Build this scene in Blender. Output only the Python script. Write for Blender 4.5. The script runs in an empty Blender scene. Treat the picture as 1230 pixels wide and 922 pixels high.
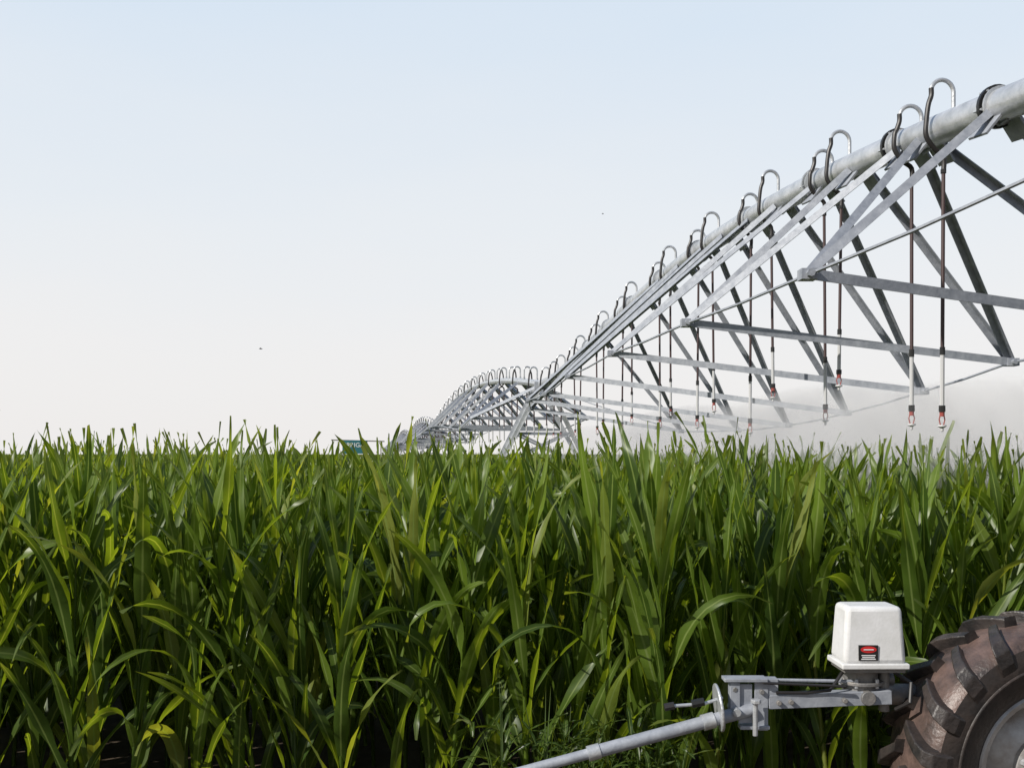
import bpy, math, random
import numpy as np
from mathutils import Vector, Matrix
random.seed(7)
S = bpy.context.scene
COL = S.collection
CAMZ = 1.93
K = 0.7  # depth unit -> metres

# ---------------------------------------------------------------- materials
def mat(name, base=(0.5,0.5,0.5), rough=0.5, metal=0.0, noise=None, nscale=5.0, bump=0.0, bscale=30.0, spec=0.5):
    m = bpy.data.materials.new(name); m.use_nodes = True
    nt = m.node_tree; N = nt.nodes; L = nt.links
    b = N['Principled BSDF']
    b.inputs['Base Color'].default_value = (*base,1)
    b.inputs['Roughness'].default_value = rough
    b.inputs['Metallic'].default_value = metal
    b.inputs['Specular IOR Level'].default_value = spec
    tc = N.new('ShaderNodeTexCoord')
    if noise:
        n = N.new('ShaderNodeTexNoise'); n.inputs['Scale'].default_value = nscale; n.inputs['Detail'].default_value = 6
        n.inputs['Roughness'].default_value = 0.65
        L.new(tc.outputs['Object'], n.inputs['Vector'])
        r = N.new('ShaderNodeValToRGB')
        r.color_ramp.elements[0].position = 0.35; r.color_ramp.elements[1].position = 0.68
        r.color_ramp.elements[0].color = (*base,1); r.color_ramp.elements[1].color = (*noise,1)
        L.new(n.outputs['Fac'], r.inputs['Fac']); L.new(r.outputs['Color'], b.inputs['Base Color'])
    if bump:
        n2 = N.new('ShaderNodeTexNoise'); n2.inputs['Scale'].default_value = bscale; n2.inputs['Detail'].default_value = 5
        L.new(tc.outputs['Object'], n2.inputs['Vector'])
        bp = N.new('ShaderNodeBump'); bp.inputs['Strength'].default_value = bump; bp.inputs['Distance'].default_value = 0.01
        L.new(n2.outputs['Fac'], bp.inputs['Height']); L.new(bp.outputs['Normal'], b.inputs['Normal'])
    return m

M_galv = mat('galvanized_steel', (0.40,0.42,0.44), 0.38, 0.5, noise=(0.62,0.63,0.65), nscale=9, bump=0.2, bscale=60)
M_galv2 = mat('galvanized_angle', (0.26,0.28,0.32), 0.62, 0.3, noise=(0.40,0.42,0.46), nscale=14, bump=0.15, bscale=50, spec=0.3)
M_hose = mat('black_hose', (0.02,0.018,0.018), 0.45)
M_drop = mat('drop_hose_brown', (0.055,0.03,0.03), 0.5)
M_white = mat('white_drop_pipe', (0.50,0.50,0.51), 0.5)
M_red = mat('sprinkler_red', (0.30,0.06,0.05), 0.5)
M_cover = mat('white_fibreglass', (0.70,0.70,0.71), 0.45, noise=(0.58,0.58,0.57), nscale=7, bump=0.08, bscale=90)
M_cast = mat('cast_gearbox', (0.17,0.17,0.17), 0.55, 0.4, noise=(0.28,0.26,0.24), nscale=15, bump=0.3, bscale=60)
M_tyre = mat('tyre_rubber_dusty', (0.035,0.027,0.025), 0.42, noise=(0.16,0.105,0.088), nscale=7, bump=0.5, bscale=45)
M_side = mat('tyre_sidewall', (0.018,0.015,0.014), 0.55, noise=(0.05,0.036,0.03), nscale=6, bump=0.3, bscale=50)
M_lug = mat('tyre_lug', (0.015,0.014,0.014), 0.42, noise=(0.058,0.046,0.042), nscale=9, bump=0.4, bscale=45)
M_rim = mat('rim_steel', (0.50,0.49,0.48), 0.45, 0.4, noise=(0.32,0.28,0.25), nscale=10, bump=0.2, bscale=40)
M_black = mat('black_plastic', (0.015,0.015,0.015), 0.4)
M_lred = mat('label_red', (0.5,0.02,0.02), 0.5)
M_lwhite = mat('label_white', (0.75,0.75,0.75), 0.5)
M_teal = mat('sign_teal', (0.012,0.12,0.14), 0.6)
M_soil = mat('soil', (0.05,0.035,0.022), 0.95, noise=(0.11,0.08,0.05), nscale=3, bump=0.6, bscale=12)
M_bird = mat('bird_dark', (0.02,0.02,0.02), 0.7)

def leaf_mat(name, dark, light, yellow, trans=0.42):
    m = bpy.data.materials.new(name); m.use_nodes = True
    nt = m.node_tree; N = nt.nodes; L = nt.links
    N.remove(N['Principled BSDF']); out = N['Material Output']
    oi = N.new('ShaderNodeObjectInfo')
    at = N.new('ShaderNodeAttribute'); at.attribute_name = 'lv'   # x=across(0..1 midrib), y=random, z=along
    sp = N.new('ShaderNodeSeparateXYZ'); L.new(at.outputs['Vector'], sp.inputs[0])
    add = N.new('ShaderNodeMath'); add.operation='ADD'
    L.new(oi.outputs['Random'], add.inputs[0]); L.new(sp.outputs['Y'], add.inputs[1])
    fr = N.new('ShaderNodeMath'); fr.operation='FRACT'; L.new(add.outputs[0], fr.inputs[0])
    r = N.new('ShaderNodeValToRGB'); e = r.color_ramp.elements
    e[0].position=0.0; e[0].color=(*dark,1); e[1].position=0.92; e[1].color=(*light,1)
    e2 = e.new(0.995); e2.color=(*yellow,1)
    L.new(fr.outputs[0], r.inputs['Fac'])
    tc = N.new('ShaderNodeTexCoord'); no = N.new('ShaderNodeTexNoise'); no.inputs['Scale'].default_value=9; no.inputs['Detail'].default_value=4
    L.new(tc.outputs['Object'], no.inputs['Vector'])
    mr = N.new('ShaderNodeMapRange'); mr.inputs['To Min'].default_value=0.55; mr.inputs['To Max'].default_value=1.45
    L.new(no.outputs['Fac'], mr.inputs['Value'])
    vm = N.new('ShaderNodeVectorMath'); vm.operation='SCALE'; L.new(r.outputs['Color'], vm.inputs[0]); L.new(mr.outputs[0], vm.inputs['Scale'])
    gt = N.new('ShaderNodeMapRange'); gt.inputs['From Min'].default_value=0.82; gt.inputs['From Max'].default_value=0.95
    L.new(sp.outputs['X'], gt.inputs['Value'])
    mx = N.new('ShaderNodeMix'); mx.data_type='RGBA'
    L.new(gt.outputs[0], mx.inputs['Factor']); L.new(vm.outputs[0], mx.inputs['A']); mx.inputs['B'].default_value=(0.18,0.24,0.07,1)
    gz = N.new('ShaderNodeMapRange'); gz.inputs['From Min'].default_value=0.85; gz.inputs['From Max'].default_value=1.0; gz.inputs['To Max'].default_value=0.6
    L.new(sp.outputs['Z'], gz.inputs['Value'])
    mx2 = N.new('ShaderNodeMix'); mx2.data_type='RGBA'
    L.new(gz.outputs[0], mx2.inputs['Factor']); L.new(mx.outputs['Result'], mx2.inputs['A']); mx2.inputs['B'].default_value=(0.13,0.16,0.045,1)
    p = N.new('ShaderNodeBsdfPrincipled'); p.inputs['Roughness'].default_value=0.38; p.inputs['Specular IOR Level'].default_value=0.38
    L.new(mx2.outputs['Result'], p.inputs['Base Color'])
    tr = N.new('ShaderNodeBsdfTranslucent')
    tv = N.new('ShaderNodeMix'); tv.data_type='RGBA'; tv.blend_type='MULTIPLY'; tv.inputs['Factor'].default_value=1
    L.new(mx2.outputs['Result'], tv.inputs['A']); tv.inputs['B'].default_value=(3.2,2.7,0.7,1)
    L.new(tv.outputs['Result'], tr.inputs['Color'])
    ms = N.new('ShaderNodeMixShader'); ms.inputs[0].default_value=trans
    L.new(p.outputs[0], ms.inputs[1]); L.new(tr.outputs[0], ms.inputs[2]); L.new(ms.outputs[0], out.inputs['Surface'])
    return m
M_leaf = leaf_mat('corn_leaf', (0.036,0.070,0.011), (0.112,0.172,0.022), (0.17,0.20,0.045))
M_weed = leaf_mat('weed_leaf', (0.03,0.06,0.012), (0.06,0.10,0.02), (0.10,0.12,0.04))

# ---------------------------------------------------------------- mesh builder
class MB:
    def __init__(s): s.v=[]; s.f=[]; s.m=[]; s.mats=[]
    def mi(s, m):
        if m not in s.mats: s.mats.append(m)
        return s.mats.index(m)
    def add(s, vs, fs, m):
        o=len(s.v); s.v += [tuple(x) for x in vs]; k=s.mi(m)
        for f in fs: s.f.append(tuple(i+o for i in f)); s.m.append(k)
    def tube(s, pts, r, m, n=8, cap=True):
        pts=[Vector(p) for p in pts]; N=len(pts)
        rr = r if isinstance(r,(list,tuple)) else [r]*N
        vs=[]; fs=[]; ref=None
        for i,p in enumerate(pts):
            t = (pts[min(i+1,N-1)]-pts[max(i-1,0)]).normalized()
            if ref is None:
                ref = Vector((0,0,1)) if abs(t.z)<0.9 else Vector((1,0,0))
            a = (ref - t*ref.dot(t)).normalized(); ref=a; b=t.cross(a)
            for k in range(n):
                an=2*math.pi*k/n
                vs.append(p+(a*math.cos(an)+b*math.sin(an))*rr[i])
        for i in range(N-1):
            for k in range(n):
                k2=(k+1)%n
                fs.append((i*n+k,i*n+k2,(i+1)*n+k2,(i+1)*n+k))
        if cap:
            fs.append(tuple(range(n-1,-1,-1))); fs.append(tuple((N-1)*n+k for k in range(n)))
        s.add(vs,fs,m)
    def prof(s, p0, p1, prof, m, up=Vector((0,0,1))):
        p0=Vector(p0); p1=Vector(p1); t=(p1-p0).normalized()
        b=t.cross(up)
        if b.length<1e-3: b=t.cross(Vector((1,0,0)))
        b.normalize(); a=b.cross(t)
        n=len(prof); vs=[]
        for p in (p0,p1):
            for (u,w) in prof: vs.append(p+b*u+a*w)
        fs=[(k,(k+1)%n,n+(k+1)%n,n+k) for k in range(n)]
        fs.append(tuple(range(n-1,-1,-1))); fs.append(tuple(n+k for k in range(n)))
        s.add(vs,fs,m)
    def angle(s,p0,p1,w,m,up=Vector((0,0,1)),t=None):
        t = t or w*0.14
        s.prof(p0,p1,[(-w/2,w/2),(-w/2,-w/2),(-w/2+t,-w/2),(-w/2+t,w/2-t),(w/2,w/2-t),(w/2,w/2)],m,up)
    def bar(s,p0,p1,w,h,m,up=Vector((0,0,1))):
        s.prof(p0,p1,[(-w/2,-h/2),(w/2,-h/2),(w/2,h/2),(-w/2,h/2)],m,up)
    def box(s,c,d,m,rz=0,taper=1.0):
        c=Vector(c); vs=[]
        for z,k in ((-1,1.0),(1,taper)):
            for x,y in ((-1,-1),(1,-1),(1,1),(-1,1)):
                v=Vector((x*d[0]/2*k,y*d[1]/2*k,z*d[2]/2)); v.rotate(Matrix.Rotation(rz,3,'Z')); vs.append(c+v)
        s.add(vs,[(3,2,1,0),(4,5,6,7),(0,1,5,4),(1,2,6,5),(2,3,7,6),(3,0,4,7)],m)
    def lathe(s, prof, c, axis, m, n=64):
        axis=Vector(axis).normalized(); c=Vector(c)
        a=Vector((0,0,1)) if abs(axis.z)<0.9 else Vector((1,0,0))
        a=(a-axis*a.dot(axis)).normalized(); b=axis.cross(a); vs=[]; fs=[]
        P=len(prof)
        for k in range(n):
            an=2*math.pi*k/n; d=a*math.cos(an)+b*math.sin(an)
            for (r,y) in prof: vs.append(c+d*r+axis*y)
        for k in range(n):
            k2=(k+1)%n
            for i in range(P-1): fs.append((k*P+i,k*P+i+1,k2*P+i+1,k2*P+i))
        s.add(vs,fs,m)
    def obj(s, name, parent=None, smooth=False, bevel=0, angle=0.6):
        me=bpy.data.meshes.new(name); me.from_pydata(s.v,[],s.f)
        for m in s.mats: me.materials.append(m)
        me.polygons.foreach_set('material_index', s.m)
        me.validate(); me.update()
        o=bpy.data.objects.new(name,me); COL.objects.link(o)
        if smooth:
            me.polygons.foreach_set('use_smooth',[True]*len(me.polygons))
            try: me.set_sharp_from_angle(angle=angle)
            except Exception: pass
        if bevel:
            b=o.modifiers.new('b','BEVEL'); b.width=bevel; b.segments=3; b.limit_method='ANGLE'; b.angle_limit=0.6
        if parent: o.parent=parent
        return o
def empty(name, loc=(0,0,0)):
    e=bpy.data.objects.new(name,None); COL.objects.link(e); e.empty_display_size=0.2
    return e

# ---------------------------------------------------------------- ground
g=MB(); g.add([(-3000,-200,0),(3000,-200,0),(3000,4000,0),(-3000,4000,0)],[(0,1,2,3)],M_soil); g.obj('ground')

# ---------------------------------------------------------------- corn
def make_leaf(V,F,A,base,az,length,width,el0,el1,twist,rnd,seg=12,curl=1.5,side=0.0,tw0=0.0):
    o=len(V); p=Vector(base); el=el0; a=az
    ph=random.random()*6.28
    for i in range(seg+1):
        t=i/seg
        el = el0+(el1-el0)*(t**curl)
        a = az+side*t
        d=Vector((math.cos(a)*math.cos(el),math.sin(a)*math.cos(el),math.sin(el)))
        if i: p=p+d*(length/seg)
        lat=Vector((-math.sin(a),math.cos(a),0)); nrm=d.cross(lat)
        tw=twist*t+tw0
        lat2=lat*math.cos(tw)+nrm*math.sin(tw); n2=d.cross(lat2)
        w=width*min(1,(0.42+2.2*t))*max(0.0,(1-t**1.75))**0.9+0.0010
        wav=0.13*width*math.sin(ph+t*15)
        fold=0.28
        V.append(p+lat2*(w/2)+n2*(w*fold)*0.5+n2*wav); A.append((0,rnd,t))
        V.append(p); A.append((1,rnd,t))
        V.append(p-lat2*(w/2)+n2*(w*fold)*0.5-n2*wav); A.append((0,rnd,t))
    for i in range(seg):
        b=o+i*3
        F.append((b,b+1,b+4,b+3)); F.append((b+1,b+2,b+5,b+4))

corn_col=bpy.data.collections.new('corn_plants_src')
NV=18
for vi in range(NV):
    V=[];F=[];A=[]
    H=random.uniform(1.28,1.48)
    lean=(random.uniform(-.07,.07),random.uniform(-.07,.07))
    rings=10
    for i in range(rings+1):
        t=i/rings; r=0.014*(1-0.6*t)
        for k in range(6):
            an=k*math.pi/3; V.append(Vector((lean[0]*t*H+r*math.cos(an),lean[1]*t*H+r*math.sin(an),t*H))); A.append((0,0.5,0.3))
    for i in range(rings):
        for k in range(6):
            F.append((i*6+k,i*6+(k+1)%6,(i+1)*6+(k+1)%6,(i+1)*6+k))
    n=random.randint(13,15); az0=random.random()*6.28
    for j in range(n):
        t=j/(n-1); z=0.14+(H-0.18)*t
        az=az0+(j%2)*math.pi+random.gauss(0,0.5)
        ln=(0.62+0.26*math.sin(math.pi*min(1,t*0.9+0.1)))*random.uniform(0.85,1.18)
        if t>0.9: ln*=0.84
        wd=random.uniform(0.056,0.098)*(0.80 if t>0.85 else 1)
        el0=math.radians(random.uniform(64,78)+6*t)
        q=random.random()
        if t>0.8: el1=math.radians(random.uniform(45,86))
        elif q<0.58: el1=math.radians(random.uniform(28,72))
        elif q<0.84: el1=math.radians(random.uniform(-35,28))
        else: el1=math.radians(random.uniform(-78,-35))
        make_leaf(V,F,A,(lean[0]*z,lean[1]*z,z),az,ln,wd,el0,el1,random.uniform(-1.9,1.9),random.random(),curl=random.uniform(1.1,2.8),side=random.uniform(-.6,.6))
    me=bpy.data.meshes.new('corn_plant_%d'%vi); me.from_pydata([tuple(v) for v in V],[],F); me.materials.append(M_leaf)
    at=me.attributes.new('lv','FLOAT_VECTOR','POINT'); at.data.foreach_set('vector',[c for a in A for c in a])
    me.polygons.foreach_set('use_smooth',[True]*len(me.polygons)); me.update()
    zm=max(v.z for v in V)
    for v in me.vertices: v.co.z *= 2.06/zm
    o=bpy.data.objects.new('corn_plant_%d'%vi,me); corn_col.objects.link(o)

def scatter(name, pts, col):
    me=bpy.data.meshes.new(name); me.from_pydata([p[0] for p in pts],[],[])
    a=me.attributes.new('rot','FLOAT_VECTOR','POINT'); a.data.foreach_set('vector',[c for p in pts for c in p[1]])
    a=me.attributes.new('scl','FLOAT','POINT'); a.data.foreach_set('value',[p[2] for p in pts])
    a=me.attributes.new('idx','INT','POINT'); a.data.foreach_set('value',[p[3] for p in pts])
    o=bpy.data.objects.new(name,me); COL.objects.link(o)
    ng=bpy.data.node_groups.new(name+'_gn','GeometryNodeTree')
    ng.interface.new_socket(name='Geometry',in_out='INPUT',socket_type='NodeSocketGeometry')
    ng.interface.new_socket(name='Geometry',in_out='OUTPUT',socket_type='NodeSocketGeometry')
    N=ng.nodes; L=ng.links
    gi=N.new('NodeGroupInput'); go=N.new('NodeGroupOutput')
    ci=N.new('GeometryNodeCollectionInfo'); ci.inputs['Collection'].default_value=col
    ci.inputs['Separate Children'].default_value=True; ci.inputs['Reset Children'].default_value=True
    ip=N.new('GeometryNodeInstanceOnPoints'); ip.inputs['Pick Instance'].default_value=True
    def na(n,t):
        x=N.new('GeometryNodeInputNamedAttribute'); x.data_type=t; x.inputs['Name'].default_value=n; return x.outputs['Attribute']
    mp=N.new('GeometryNodeMeshToPoints')
    L.new(gi.outputs[0],mp.inputs['Mesh']); L.new(mp.outputs[0],ip.inputs['Points'])
    L.new(ci.outputs[0],ip.inputs['Instance'])
    L.new(na('idx','INT'),ip.inputs['Instance Index'])
    e2r=N.new('FunctionNodeEulerToRotation'); L.new(na('rot','FLOAT_VECTOR'),e2r.inputs[0]); L.new(e2r.outputs[0],ip.inputs['Rotation'])
    L.new(na('scl','FLOAT'),ip.inputs['Scale']); L.new(ip.outputs[0],go.inputs[0])
    md=o.modifiers.new('scatter','NODES'); md.node_group=ng
    return o
pts=[]
def rows(y0,y1,dr,dp,hw,smin,smax):
    y=y0
    while y<y1:
        w=hw(y); x=-w
        while x<w:
            px=x+random.gauss(0,dp*0.3); py=y+random.gauss(0,0.08)
            sc_=random.triangular(smin,smax,(smin+smax)/2)
            # the crop is a little shorter along the track that leads to the sign
            ddx=abs(px/max(py,.1)+0.158)
            if ddx<0.03: sc_=min(sc_,0.93)
            pts.append(((px,py,0),(random.gauss(0,.05),random.gauss(0,.05),random.random()*6.283),sc_,random.randrange(NV)))
            x+=dp*random.uniform(.7,1.3)
        y+=dr
rows(5.05,7.2,0.50,0.17,lambda y:0.55*y+4.5,0.86,1.08)
rows(7.5,14,0.65,0.2,lambda y:0.55*y+4.5,0.86,1.06)
rows(14,50,0.9,0.34,lambda y:0.6*y+4,0.85,0.98)
rows(50,300,4.0,0.9,lambda y:0.6*y,0.87,0.98)
scatter('corn_field',pts,corn_col)

# ---------------------------------------------------------------- pivot machine
piv=empty('center_pivot_irrigation_machine')
dd=[0,4,6,8.2,9.3,10.1,12.46,14.7,16.2,18,20.2,23.1,25.9,30.8]
hh=[1.46,1.74,1.88,2.02,2.12,2.18,2.32,2.345,2.32,2.24,2.09,1.89,1.71,1.5]
pol=np.polyfit(dd,hh,5)
ends=[(30.8,78,1.5,1.42,2.35),(78,124,1.42,1.4,2.15),(124,170,1.4,1.4,2.1),(170,216,1.4,1.4,2.1)]
def H(D):
    if D<=30.8: return float(np.polyval(pol,D))
    for a,b,h0,h1,hp in ends:
        if D<=b:
            t=(D-a)/(b-a); return h0+(h1-h0)*t+(hp-(h0+h1)/2)*4*t*(1-t)
    return 1.4
def PX(D): return 3.793-0.1025*D
def PP(D,off=0,dh=0,dy=0): # pipe-relative point
    return Vector((PX(D)+off, D*K+dy+off*0.1464, CAMZ+H(D)+dh))
pipe=MB()
Ds=list(np.arange(0,31,0.8))+[30.8]
pipe.tube([PP(d) for d in Ds],0.099,M_galv,24)
for a,b,_,_,_ in ends: pipe.tube([PP(d) for d in np.linspace(a+.1,b,24)],0.085,M_galv,8)
for d in [8.55,10.15,12.0,14.1,16.2,18.2,20.2,22.2,24.2]:
    c=PP(d); t=(PP(d+.1)-PP(d-.1)).normalized()
    pipe.tube([c-t*.012,c+t*.012],0.130,M_black if d in(8.55,10.15) else M_galv,24)
    for s in(-.035,.035): pipe.tube([c+t*(s-.008),c+t*(s+.008)],0.116,M_galv,24)
    for k in range(6):
        an=k*math.pi/3+.2; o=Vector((math.cos(an),0,math.sin(an)))*.118; pipe.tube([c+o-t*.04,c+o+t*.04],.008,M_galv,6)
pipe.obj('pipeline',piv,True)

tr=MB()
# truss joints (x,y,z) of the near span, left / right chord and the two pipe brackets they hang from
LN=[(2.25,4.1,3.12),(1.662,5.6,2.937),(1.352,7.7,2.941),(1.01,10.05,2.942),(0.697,12.25,2.883),(0.464,13.86,2.765),(0.26,15.3,2.76),(0.33,17.5,2.72)]
RN=[(4.55,4.4,2.80),(4.26,6.3,2.72),(3.93,7.84,2.651),(3.81,9.24,2.51),(3.60,10.72,2.37),(3.38,12.2,2.28),(3.15,13.9,2.26),(2.75,16.2,2.30)]
TOP=[(6.2,7.2),(8.5,9.6),(9.9,10.95),(11.8,12.9),(13.8,14.8),(15.7,16.9),(18.0,19.4),(21.0,23.0)]
for i in range(8):
    l=Vector(LN[i]); r=Vector(RN[i])
    for k,d in enumerate(TOP[i]):
        pl=PP(d,-.08,-.06); pr=PP(d,.08,-.06)
        tr.angle(l,pl,0.052,M_galv2,Vector((0.2,-1,.6)))
        tr.angle(r,pr,0.052,M_galv2,Vector((0.2,1,-.3)))
        t=(PP(d+.1)-PP(d-.1)).normalized()
        c=PP(d,0,-.11)
        tr.prof(c-t*.09,c+t*.09,[(-.15,-.075),(-.14,-.085),(-.05,.03),(.05,.03),(.14,-.085),(.15,-.075),(.055,.045),(-.055,.045)],M_galv2)
        tr.box(c+Vector((0,0,.03)),(0.02,0.16,0.07),M_galv2)
    tr.angle(r,l,0.060,M_galv2)
    for q in (l,r):
        tr.box(q+Vector((0,0,0.0)),(0.09,0.09,0.06),M_galv2)
        tr.tube([q+Vector((0,-.08,0)),q+Vector((0,.08,0))],0.022,M_galv2,8)
rods=MB()
for NN in (LN,RN):
    chain=[Vector(PP(0,0,-.1))]+[Vector(p) for p in NN]+[PP(30.3,0,-.1)]
    for a,b in zip(chain[:-1],chain[1:]):
        rods.tube([a,(a+b)/2-Vector((0,0,.012)),b],0.0105,M_galv2,6)
for (a,b,_,_,_) in ends:
    n=11; nd=[a+(b-a)*(i+.5)/n for i in range(n)]
    prevL=PP(a,0,-.1); prevR=PP(a,0,-.1)
    for i,d in enumerate(nd):
        dep = 1.35*min(1,0.45+1.8*min((d-a),(b-d))/(b-a)*2)
        l=PP(d,-1.35,-dep); r=PP(d,1.35,-dep)
        for q,o in((l,-.07),(r,.07)):
            for e in(-.5,.5): tr.angle(q,PP(d+e*(b-a)/n,o,-.05),0.07,M_galv2,Vector((0.2,-1,.4)))
        tr.angle(r,l,0.07,M_galv2)
        rods.tube([prevL,l],0.014,M_galv2,5); rods.tube([prevR,r],0.014,M_galv2,5); prevL,prevR=l,r
    rods.tube([prevL,PP(b,0,-.1)],0.014,M_galv2,5); rods.tube([prevR,PP(b,0,-.1)],0.014,M_galv2,5)
tr.obj('truss_members',piv); rods.obj('truss_rods',piv,True)

# goosenecks, drops
gn=MB(); dr=MB(); sp=MB()
def drop(D,side,big,bot,detail=True):
    c=PP(D); u=Vector((side,side*0.1464,0)).normalized(); z=Vector((0,0,1))
    hgt=(0.23 if big else 0.15)+random.uniform(-.012,.012); w=0.078
    if not detail: hgt=.28
    n=12 if detail else 6; sides=10 if detail else 5
    r=0.0145 if detail else 0.02
    u.rotate(Matrix.Rotation(random.uniform(-.12,.12),3,'Z'))
    base=c+z*0.085-u*.05
    pp=[base]
    top=base+z*(hgt-w)
    pp.append(top)
    ctr=top+u*w
    for k in range(1,n+1):
        an=math.pi-math.pi*k/n
        pp.append(ctr+u*math.cos(an)*w+z*math.sin(an)*w)
    gn.tube(pp,r,M_galv,sides)
    gn.tube([base-z*.02,base+z*.035],0.028,M_galv,8)
    e=pp[-1]
    drp=c+u*0.02-z*0.20
    hz=[e+z*.02,e-z*.03,e+u*.02-z*.09,c+u*.14+z*.03,c+u*.14-z*.07,c+u*.08-z*.15,drp,drp-z*.1]
    sm=[]
    for i in range(len(hz)-1):
        p0=hz[max(i-1,0)];p1=hz[i];p2=hz[i+1];p3=hz[min(i+2,len(hz)-1)]
        for t in (0,.25,.5,.75):
            sm.append(0.5*((2*p1)+(-p0+p2)*t+(2*p0-5*p1+4*p2-p3)*t*t+(-p0+3*p1-3*p2+p3)*t**3))
    sm.append(hz[-1])
    gn.tube(sm,0.0165 if detail else .02,M_hose,sides)
    x,y=drp.x,drp.y; zt=drp.z-.08; zb=bot
    sway=random.uniform(-.02,.02)
    def q(t): return Vector((x+sway*t,y,zt+(zb-zt)*t))
    dr.tube([q(0),q(.5),q(.72)],0.0125 if detail else .017,M_drop,sides)
    if detail:
        dr.tube([q(.70),q(.73)],0.018,M_black,8)
        dr.tube([q(.72),q(.93)],0.015,M_white,8)
        dr.tube([q(.93),q(.955)],0.022,M_black,8)
        dr.tube([q(0),q(.015)],0.019,M_black,8)
        b=q(.955)
        sp.tube([b,b-z*.03],0.017,M_red,8)
        for s in(-1,1): sp.tube([b-z*.025+u*.014*s,b-z*.05+u*.020*s,b-z*.09+u*.010*s],0.004,M_red,5)
        sp.lathe([(0.0,0),(0.026,0.004),(0.028,-0.006),(0.01,-0.016),(0.01,-0.035),(0,-0.04)],b-z*.09,(0,0,1),M_white,12)
    else: dr.tube([q(.72),q(1)],0.02,M_white,5)
near=[(6.4,-1,1,2.2),(7.7,-1,1,2.2),(9.3,-1,1,2.13),(9.84,-1,0,2.15),(11.3,-1,1,2.50),(11.72,-1,0,2.22),(13.25,-1,1,2.48),(13.95,-1,0,2.15),(15.5,-1,1,2.42),(16.15,-1,0,2.25),(17.65,-1,1,2.42),(18.3,-1,0,2.3),(20.2,-1,1,2.4),(20.9,-1,0,2.3),(22.6,-1,1,2.4),(23.3,-1,0,2.3),(25,-1,1,2.4),(25.8,-1,0,2.3),(27.5,-1,1,2.3),(28.5,-1,1,2.3),(29.8,-1,1,2.3)]
for d in near: drop(*d)
D=32.0;k=0
while D<170: drop(D,1 if k%2 else -1,1,2.3,False); D+=1.75; k+=1
gn.obj('goosenecks',piv,True); dr.obj('drop_hoses',piv,True); sp.obj('sprinkler_heads',piv,True)

# towers
def wheel_simple(mb,c,ax):
    mb.lathe([(0.30,-.12),(0.5,-.17),(0.60,-.14),(0.62,0),(0.60,.14),(0.5,.17),(0.30,.12)],c,ax,M_side,24)
    mb.lathe([(0.0,-.02),(0.30,-.06),(0.30,.06),(0,.02)],c,ax,M_rim,20)
def tower(D,half,wheels=True):
    t=MB(); u=Vector((1,0.1464,0)).normalized(); v=Vector((-0.1464,1,0)).normalized()
    ap=PP(D,0,-.05); g0=Vector((ap.x,ap.y,0.72))
    for s in(-1,1):
        foot=g0+u*half*s
        for w in(-.45,.45):
            t.angle(foot+v*w*.4,ap+v*w+u*.08*s,0.085,M_galv,v)
        for fz in (0.3,0.6,.85):
            a=foot.lerp(ap,fz)
            t.bar(a-v*(.4*(.4+.6*fz)),a+v*(.4*(.4+.6*fz)),.04,.04,M_galv2)
        if wheels: wheel_simple(t,foot-Vector((0,0,.09)),v)
    for w in(-.3,.3):
        for fz in(.35,.62):
            t.bar((g0-u*half).lerp(ap,fz)+v*w,(g0+u*half).lerp(ap,fz)+v*w,.05,.05,M_galv2)
        t.bar((g0-u*half).lerp(ap,.35)+v*w,(g0+u*half).lerp(ap,.62)+v*w,.04,.04,M_galv2)
        t.bar((g0+u*half).lerp(ap,.35)+v*w,(g0-u*half).lerp(ap,.62)+v*w,.04,.04,M_galv2)
    t.bar(g0-u*half,g0+u*half,.12,.12,M_galv2)
    t.box(ap+Vector((0,0,.0)),(.3,.3,.2),M_galv2)
    t.obj('tower_frame',piv)
for D in (30.8,78,124,170): tower(D,1.45)
# near tower (drive wheels are separate objects)
t=MB(); ax=Vector((-0.1464,1,0)).normalized(); ux=Vector((1,.1464,0)).normalized()
W1=Vector((2.195,4.2,0.63)); W2=W1+ux*2.6
ap=PP(6.3,0,-.08)
for W,s in((W1,.55),(W2,-.3)):
    hub=W+ax*.30+Vector((0,0,.12))+ux*s
    for w in(0.0,.5): t.angle(hub,ap+ax*w,0.08,M_galv2,ax)
t.bar(W1+ax*.30+Vector((0,0,.08)),W2+ax*.30+Vector((0,0,.08)),.12,.12,M_galv2)
for W in (W1,W2): t.tube([W,W+ax*.34],.07,M_cast,16); t.box(W+ax*.32+Vector((0,0,.04)),(.22,.16,.24),M_cast)
t.obj('near_tower_frame',piv)

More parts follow.
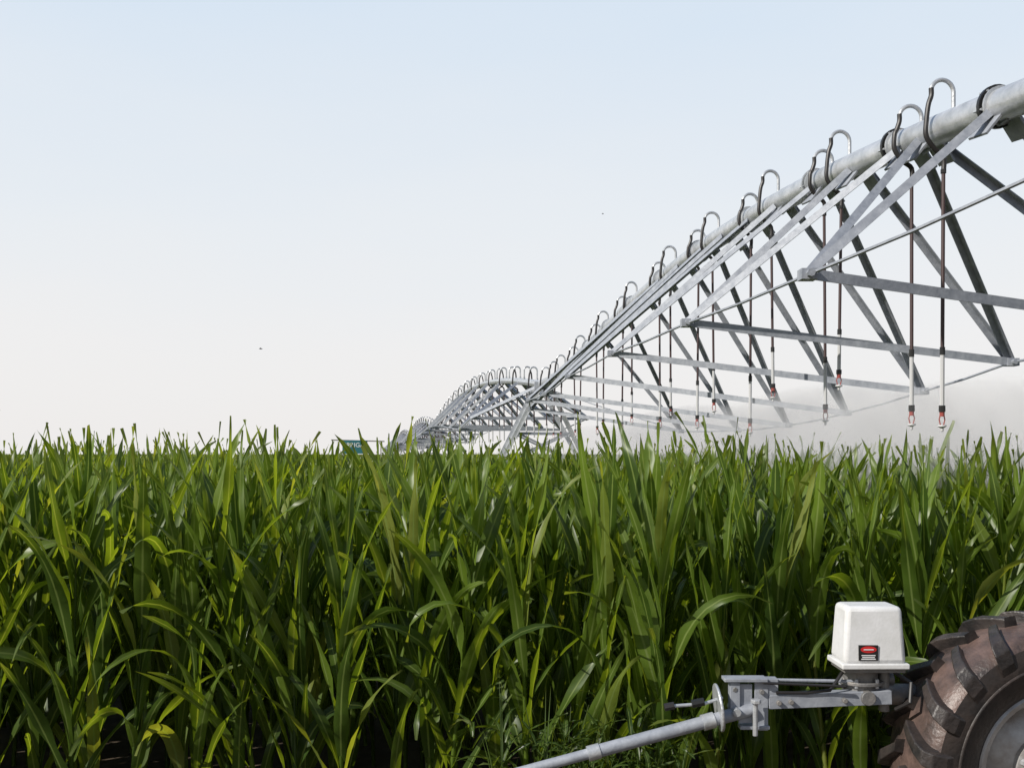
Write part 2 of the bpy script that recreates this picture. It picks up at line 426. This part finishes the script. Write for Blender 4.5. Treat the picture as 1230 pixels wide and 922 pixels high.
# ---------------------------------------------------------------- drive wheel
def drive_wheel(W):
    e=empty('drive_wheel')
    ty=MB()
    sec=[(0.315,-.115),(0.36,-.150),(0.43,-.178),(0.49,-.182),(0.535,-.172)]
    ty.lathe(sec,W,ax,M_side,72); ty.lathe([(r,-y) for r,y in sec][::-1],W,ax,M_side,72)
    tread=[(0.535,-.172),(0.562,-.150),(0.575,-.10),(0.581,-.04),(0.582,0),(0.581,.04),(0.575,.10),(0.562,.150),(0.535,.172)]
    ty.lathe(tread,W,ax,M_tyre,72)
    ty.lathe([(0.44,-.1795),(0.445,-.186),(0.452,-.187),(0.456,-.181)],W,ax,M_side,72)
    ty.obj('tyre_carcass',e,True,angle=1.2)
    lg=MB(); zz=Vector((0,0,1)); a=(zz-ax*zz.dot(ax)).normalized(); b=ax.cross(a)
    def pol_(r,th,y): return W+(a*math.cos(th)+b*math.sin(th))*r+ax*y
    n=20
    for s in(-1,1):
        for i in range(n):
            th0=2*math.pi*(i+(0.5 if s>0 else 0))/n
            path=[(0.01,.575,.617,0,.020),(.06,.573,.622,.055,.022),(.12,.565,.622,.115,.025),(.165,.545,.610,.155,.030),(.192,.50,.575,.175,.033),(.193,.465,.515,.185,.033)]
            vs=[]
            for (y,r0,r1,dth,hw) in path:
                th=th0+dth*-1
                for (rr,hh2) in((r0-.02,hw*1.25),(r1,hw),(r1,-hw),(r0-.02,-hw*1.25)):
                    yy=y if rr==r1 else min(y,.17)
                    vs.append(pol_(rr,th+hh2/rr,s*yy))
            P=len(path); fs=[]
            for q in range(P-1):
                for c in range(4):
                    c2=(c+1)%4
                    f=(q*4+c,q*4+c2,(q+1)*4+c2,(q+1)*4+c); fs.append(f if s>0 else f[::-1])
            fs.append((0,1,2,3)); fs.append(tuple((P-1)*4+c for c in range(4))[::-1])
            lg.add(vs,fs,M_lug)
    lg.obj('tyre_lugs',e,False,0.006)
    rm=MB()
    rm.lathe([(0.318,-.105),(0.332,-.125),(0.322,-.135),(0.300,-.128),(0.292,-.10),(0.285,-.04),(0.270,-.015),(0.235,-.01),(0.215,-.03),(0.15,-.06),(0.135,-.065),(0.13,-.085),(0.085,-.09),(0.08,-.14),(0.06,-.15),(0,-.152)],W,ax,M_rim,64)
    rm.lathe([(0.318,.105),(0.332,.125),(0.30,.128),(0.285,.04),(0.2,.0),(0,.0)],W,ax,M_rim,48)
    for k in range(8):
        th=k*math.pi/4+.3; c=pol_(.11,th,-.088); rm.tube([c,c-ax*.022],0.014,M_galv,6)
        c=pol_(.25,th,-.013); rm.tube([c,c-ax*.014],0.016,M_rim,6)
    rm.obj('rim',e,True,angle=.5)
    return e
drive_wheel(W1); drive_wheel(W2)

# ---------------------------------------------------------------- motor / gearbox unit
mu=empty('wheel_drive_motor')
YM=4.05
c=MB(); c.box((1.479,YM+.09,1.19),(.258,.18,.235),M_cover,0,0.88); o=c.obj('motor_cover',mu,True,0.020,angle=.9)
c=MB(); c.box((1.479,YM+.09,1.066),(.276,.20,.024),M_cover); c.obj('cover_lip',mu,True,0.006)
c=MB(); c.box((1.479,YM+.09,1.045),(.25,.17,.014),M_cast)
c.tube([(1.46,YM+.12,.90),(1.46,YM+.12,1.04)],.070,M_cast,20)
c.tube([(1.46,YM+.12,.975),(1.46,YM+.12,.99)],.095,M_cast,20)
for k in range(6):
    an=k*math.pi/3; c.tube([(1.46+.084*math.cos(an),YM+.12+.084*math.sin(an),.965),(1.46+.084*math.cos(an),YM+.12+.084*math.sin(an),1.005)],.009,M_galv,6)
c.tube([(1.46,YM+.02,.93),(1.46,YM+.24,.93)],.030,M_cast,16)
c.tube([(1.38,YM+.12,.975),(1.60,YM+.14,.985)],.028,M_cast,12)
c.tube([(1.55,YM+.1,.86),(1.55,YM+.1,1.03)],.022,M_cast,12)
c.tube([(1.53,YM+.10,.93),(1.78,YM+.22,.90)],.045,M_cast,12)
c.obj('gearbox',mu,True,.003)
c=MB(); c.bar((1.05,YM+.05,.915),(1.56,YM+.07,.930),.06,.056,M_galv2)
c.tube([(.87,YM+.05,1.003),(1.1,YM+.05,1.0),(1.42,YM+.07,.99)],.0075,M_galv2,8)
c.tube([(1.02,YM+.0,1.0),(1.36,YM+.0,.985)],.006,M_hose,8)
c.bar((1.06,YM+.05,.90),(1.06,YM+.05,1.01),.05,.06,M_galv2)
c.bar((.865,YM+.03,1.010),(1.04,YM+.03,1.010),.07,.014,M_galv2)
c.bar((.91,YM+.03,.86),(.91,YM+.03,1.0),.045,.04,M_galv2,Vector((1,0,0)))
c.bar((.955,YM+.03,.83),(.955,YM+.03,.99),.02,.055,M_galv2,Vector((1,0,0)))
c.bar((1.02,YM+.03,.80),(1.02,YM+.03,1.0),.02,.055,M_galv2,Vector((1,0,0)))
c.bar((.93,YM+.03,.815),(1.05,YM+.03,.815),.05,.015,M_galv2)
c.tube([(.985,YM-.02,.79),(.985,YM-.02,.93)],.011,M_galv,8)
c.tube([(.91,YM-.03,.885),(.91,YM+.09,.885)],.018,M_galv,8)
c.tube([(.985,YM-.03,.925),(.985,YM-.03,.94)],.022,M_galv,6)
for bx,bz in ((1.09,.915),(1.14,.918),(1.36,.924),(.91,.97),(1.02,.96)):
    c.tube([(bx,YM+.005,bz),(bx,YM+.03,bz)],.011,M_cast,6)
c.lathe([(0,-.006),(.095,-.006),(.098,0),(.095,.006),(0,.006)],(.845,YM+.02,.895),(1,-.02,.12),M_galv,32)
c.obj('hitch_bracket',mu,False,.003)
c=MB(); c.tube([(.86,YM+.02,.935),(.78,YM,.915),(.64,YM,.905)],.007,M_galv,8)
c.tube([(.78,YM-.005,.925),(.73,YM-.005,.915)],.017,M_black,8); c.tube([(.66,YM,.908),(.62,YM,.900)],.016,M_hose,8)
c.tube([(1.58,YM+.08,1.03),(1.64,YM+.04,.99),(1.62,YM+.0,.92),(1.58,YM+.05,.88)],.009,M_hose,8)
c.tube([(1.38,YM+.08,1.04),(1.33,YM+.03,1.0),(1.30,YM+.02,.965),(1.2,YM+.02,.955),(1.08,YM+.02,.955)],.007,M_hose,8)
c.obj('cables_and_pins',mu,True)
# label
c=MB(); yl=YM+.001
c.box((1.449,yl,1.122),(.078,.009,.062),M_black)
o0=len(c.v)
c.lathe([(0,.0),(.0325,0)],(0,0,0),(0,1,0),M_lred,28)
c.v=[(v[0] if i<o0 else 1.449+v[0], v[1] if i<o0 else yl-.006, v[2] if i<o0 else 1.136+v[2]*.42) for i,v in enumerate(c.v)]
for k,(w,z) in enumerate(((.040,1.136),(.056,1.112),(.05,1.104),(.058,1.097))):
    c.box((1.449,yl-.008 if k==0 else yl-.0055,z),(w,.002,.0035 if k==0 else .0035),M_lwhite)
c.obj('warning_label',mu)

# tow bar
tb=MB()
p0=Vector((.985,YM+.02,.888)); p1=Vector((-2.25,YM-.25,.10)); 
d=(p1-p0)
tb.tube([p0,p0+d*.20],.0265,M_galv2,14); tb.tube([p0+d*.19,p1],.0215,M_galv2,14)
tb.tube([p0+d*.195,p0+d*.21],.031,M_galv,14)
tb.tube([p0+d*.05,p0+d*.065],.033,M_galv,14)
ring=[p1+Vector((-.06+.06*math.cos(k*.5236),.06*math.sin(k*.5236),0)) for k in range(13)]
tb.tube(ring,.012,M_galv,8)
tb.tube([p1+d.normalized()*-.5+Vector((0,0,-.0)),p1+d.normalized()*-.5+Vector((0,0,-.2))],.015,M_galv,8)
tb.obj('tow_bar',None,True)

# ---------------------------------------------------------------- weeds
wc=bpy.data.collections.new('weed_src')
for vi in range(4):
    V=[];F=[];A=[]
    for j in range(34):
        z=random.uniform(.05,.50); az=random.random()*6.28
        make_leaf(V,F,A,(random.gauss(0,.08)*z*2,random.gauss(0,.08)*z*2,z),az,random.uniform(.07,.17),random.uniform(.010,.026),math.radians(random.uniform(10,75)),math.radians(random.uniform(-50,30)),random.uniform(-1,1),random.random(),seg=5)
    for j in range(5):
        az=random.random()*6.28; make_leaf(V,F,A,(0,0,0),az,.6,.008,1.5,1.2,0,random.random(),seg=5)
    me=bpy.data.meshes.new('weed_%d'%vi); me.from_pydata([tuple(v) for v in V],[],F); me.materials.append(M_weed)
    at=me.attributes.new('lv','FLOAT_VECTOR','POINT'); at.data.foreach_set('vector',[q for a in A for q in a])
    wc.objects.link(bpy.data.objects.new('weed_%d'%vi,me))
wp=[]
for k in range(70):
    x=random.uniform(-5,5) if k>14 else random.gauss(.36,.18)
    y=random.uniform(4.5,4.95)
    wp.append(((x,y,0),(0,0,random.random()*6.28),random.uniform(.95,1.45) if k<=14 else random.uniform(.3,.75),random.randrange(4)))
scatter('weeds',wp,wc)

# ---------------------------------------------------------------- field sign
sg=empty('field_sign')
sy=42.0; sx=(426-615)*sy/1196
c=MB(); c.box((sx,sy,2.22),(1.02,.05,.56),M_teal); c.obj('panel',sg)
c=MB()
for q in(-.7,-.5,.5,1.1): c.bar((sx+q,sy+.06,0),(sx+q,sy+.06,2.46),.05,.05,M_rim,Vector((1,0,0)))
c.bar((sx-1.0,sy+.06,2.52),(sx+1.25,sy+.06,2.46),.05,.05,M_cast)
c.obj('frame',sg)
tc=bpy.data.curves.new('sign_text','FONT'); tc.body='IRRIGA'; tc.size=.26; tc.align_x='CENTER'; tc.align_y='CENTER'; tc.extrude=.004; tc.materials.append(M_lwhite)
to=bpy.data.objects.new('sign_text',tc); COL.objects.link(to); to.location=(sx,sy-.032,2.30); to.rotation_euler=(math.pi/2,0,0); to.parent=sg

# ---------------------------------------------------------------- birds
def bird(x,y,z,s):
    b=MB()
    b.tube([(x-.5*s,y,z),(x-.25*s,y,z+.02*s),(x,y,z+.04*s),(x+.3*s,y,z+.03*s),(x+.42*s,y,z+.03*s),(x+.52*s,y,z+.01*s)],[.01*s,.07*s,.11*s,.08*s,.07*s,.005*s],M_bird,8)
    for q in(-1,1):
        b.add([(x-.12*s,y,z+.06*s),(x+.2*s,y,z+.06*s),(x+.12*s,y+q*.35*s,z+.28*s),(x-.15*s,y+q*.75*s,z+.16*s),(x-.18*s,y+q*.3*s,z+.2*s)],[(0,1,2,4),(4,2,3)],M_bird)
    b.obj('bird')
bird((313-615)*35/1196,35,CAMZ+(545-419)*35/1196,.14)
bird((724-615)*35/1196,35,CAMZ+(545-257)*35/1196,.09)

# ---------------------------------------------------------------- water spray (thin volumes)
def mist_mat(dn):
    mv=bpy.data.materials.new('water_mist'); mv.use_nodes=True
    nt=mv.node_tree; nt.nodes.remove(nt.nodes['Principled BSDF'])
    vs_=nt.nodes.new('ShaderNodeVolumeScatter'); vs_.inputs['Density'].default_value=dn; vs_.inputs['Anisotropy'].default_value=-0.42
    vs_.inputs['Color'].default_value=(.97,.985,1,1)
    nt.links.new(vs_.outputs[0], nt.nodes['Material Output'].inputs['Volume'])
    return mv
me_e=empty('sprinkler_mist')
random.seed(5)
mist=[(3.2,7.4,2.05,1.2,.9,.38),(4.2,8.6,2.05,1.5,1.1,.52),(3.0,9.4,2.05,1.4,1.1,.50),(5.2,10.6,2.1,1.7,1.3,.66),(3.9,11.4,2.1,1.6,1.3,.66),(6.6,13.2,2.15,2.0,1.6,.90),(4.9,13.6,2.1,1.7,1.4,.82),
(2.6,13.2,2.05,1.5,1.2,.52),(8.2,17.0,2.1,2.6,2.0,1.15),(5.7,17.2,2.15,2.2,1.8,.98),(3.5,16.6,2.1,1.9,1.7,.68),(1.9,18,2.0,1.5,1.5,.48),(7.0,21,2.1,2.8,2.2,1.0)]
for (x,y,z,rx,ry,rz) in mist:
    mv=mist_mat(.27/ry)
    m=MB(); segs=24; rg=12; V=[];F=[]
    for i in range(rg+1):
        ph=math.pi*i/rg
        for k in range(segs):
            th=2*math.pi*k/segs; V.append((x+rx*math.sin(ph)*math.cos(th),y+ry*math.sin(ph)*math.sin(th),z+rz*math.cos(ph)))
    for i in range(rg):
        for k in range(segs):
            k2=(k+1)%segs; F.append((i*segs+k,(i+1)*segs+k,(i+1)*segs+k2,i*segs+k2))
    m.add(V,F,mv); m.obj('mist_cloud',me_e,True)

# ---------------------------------------------------------------- light
sd=Vector((-0.70,-0.42,0.60)).normalized()
el=math.asin(sd.z); rot=math.atan2(sd.x,sd.y)
sl=bpy.data.lights.new('sun','SUN'); sl.energy=5.0; sl.angle=math.radians(.5); sl.color=(1.0,.95,.87)
so=bpy.data.objects.new('sun',sl); COL.objects.link(so); so.rotation_euler=sd.to_track_quat('Z','Y').to_euler()
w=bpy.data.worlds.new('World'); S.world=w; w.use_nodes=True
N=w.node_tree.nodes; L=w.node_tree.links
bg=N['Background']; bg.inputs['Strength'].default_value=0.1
sk=N.new('ShaderNodeTexSky'); sk.sky_type='NISHITA'; sk.sun_disc=False; sk.sun_elevation=el; sk.sun_rotation=rot; sk.dust_density=3; sk.air_density=1
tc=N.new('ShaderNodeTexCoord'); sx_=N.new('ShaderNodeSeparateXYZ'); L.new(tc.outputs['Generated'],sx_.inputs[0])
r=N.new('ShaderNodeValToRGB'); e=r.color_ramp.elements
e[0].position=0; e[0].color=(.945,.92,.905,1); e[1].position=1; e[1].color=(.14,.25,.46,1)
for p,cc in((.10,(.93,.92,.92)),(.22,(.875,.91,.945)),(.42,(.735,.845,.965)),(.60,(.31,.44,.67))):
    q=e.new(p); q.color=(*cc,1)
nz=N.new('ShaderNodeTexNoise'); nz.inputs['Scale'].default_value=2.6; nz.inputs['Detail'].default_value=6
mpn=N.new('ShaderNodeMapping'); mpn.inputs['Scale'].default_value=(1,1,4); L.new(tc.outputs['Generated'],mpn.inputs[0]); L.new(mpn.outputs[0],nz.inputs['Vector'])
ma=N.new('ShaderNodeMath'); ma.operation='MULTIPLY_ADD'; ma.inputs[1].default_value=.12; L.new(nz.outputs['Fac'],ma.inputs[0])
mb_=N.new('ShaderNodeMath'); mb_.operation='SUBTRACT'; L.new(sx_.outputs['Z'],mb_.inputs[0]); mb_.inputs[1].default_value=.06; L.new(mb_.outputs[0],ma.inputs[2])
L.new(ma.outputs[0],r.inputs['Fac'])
# unseen sky behind the viewer is darkened to cut ambient fill on the scene
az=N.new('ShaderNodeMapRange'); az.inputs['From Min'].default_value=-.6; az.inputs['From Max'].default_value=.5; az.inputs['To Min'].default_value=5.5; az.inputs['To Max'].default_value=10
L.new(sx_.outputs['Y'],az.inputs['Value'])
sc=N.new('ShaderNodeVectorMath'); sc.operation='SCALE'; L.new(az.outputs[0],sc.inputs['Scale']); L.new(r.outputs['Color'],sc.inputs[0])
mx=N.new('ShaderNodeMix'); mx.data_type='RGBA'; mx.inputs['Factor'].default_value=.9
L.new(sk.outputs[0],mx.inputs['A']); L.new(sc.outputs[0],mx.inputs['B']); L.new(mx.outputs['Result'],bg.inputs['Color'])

# ---------------------------------------------------------------- camera
cd=bpy.data.cameras.new('camera'); cd.lens=35; cd.sensor_width=36; cd.shift_y=84/1230; cd.clip_end=6000; cd.clip_start=.05
co=bpy.data.objects.new('camera',cd); COL.objects.link(co); co.location=(0,0,CAMZ); co.rotation_euler=(math.pi/2,0,0)
S.camera=co
S.view_settings.view_transform='Standard'; S.view_settings.look='None'; S.view_settings.exposure=0
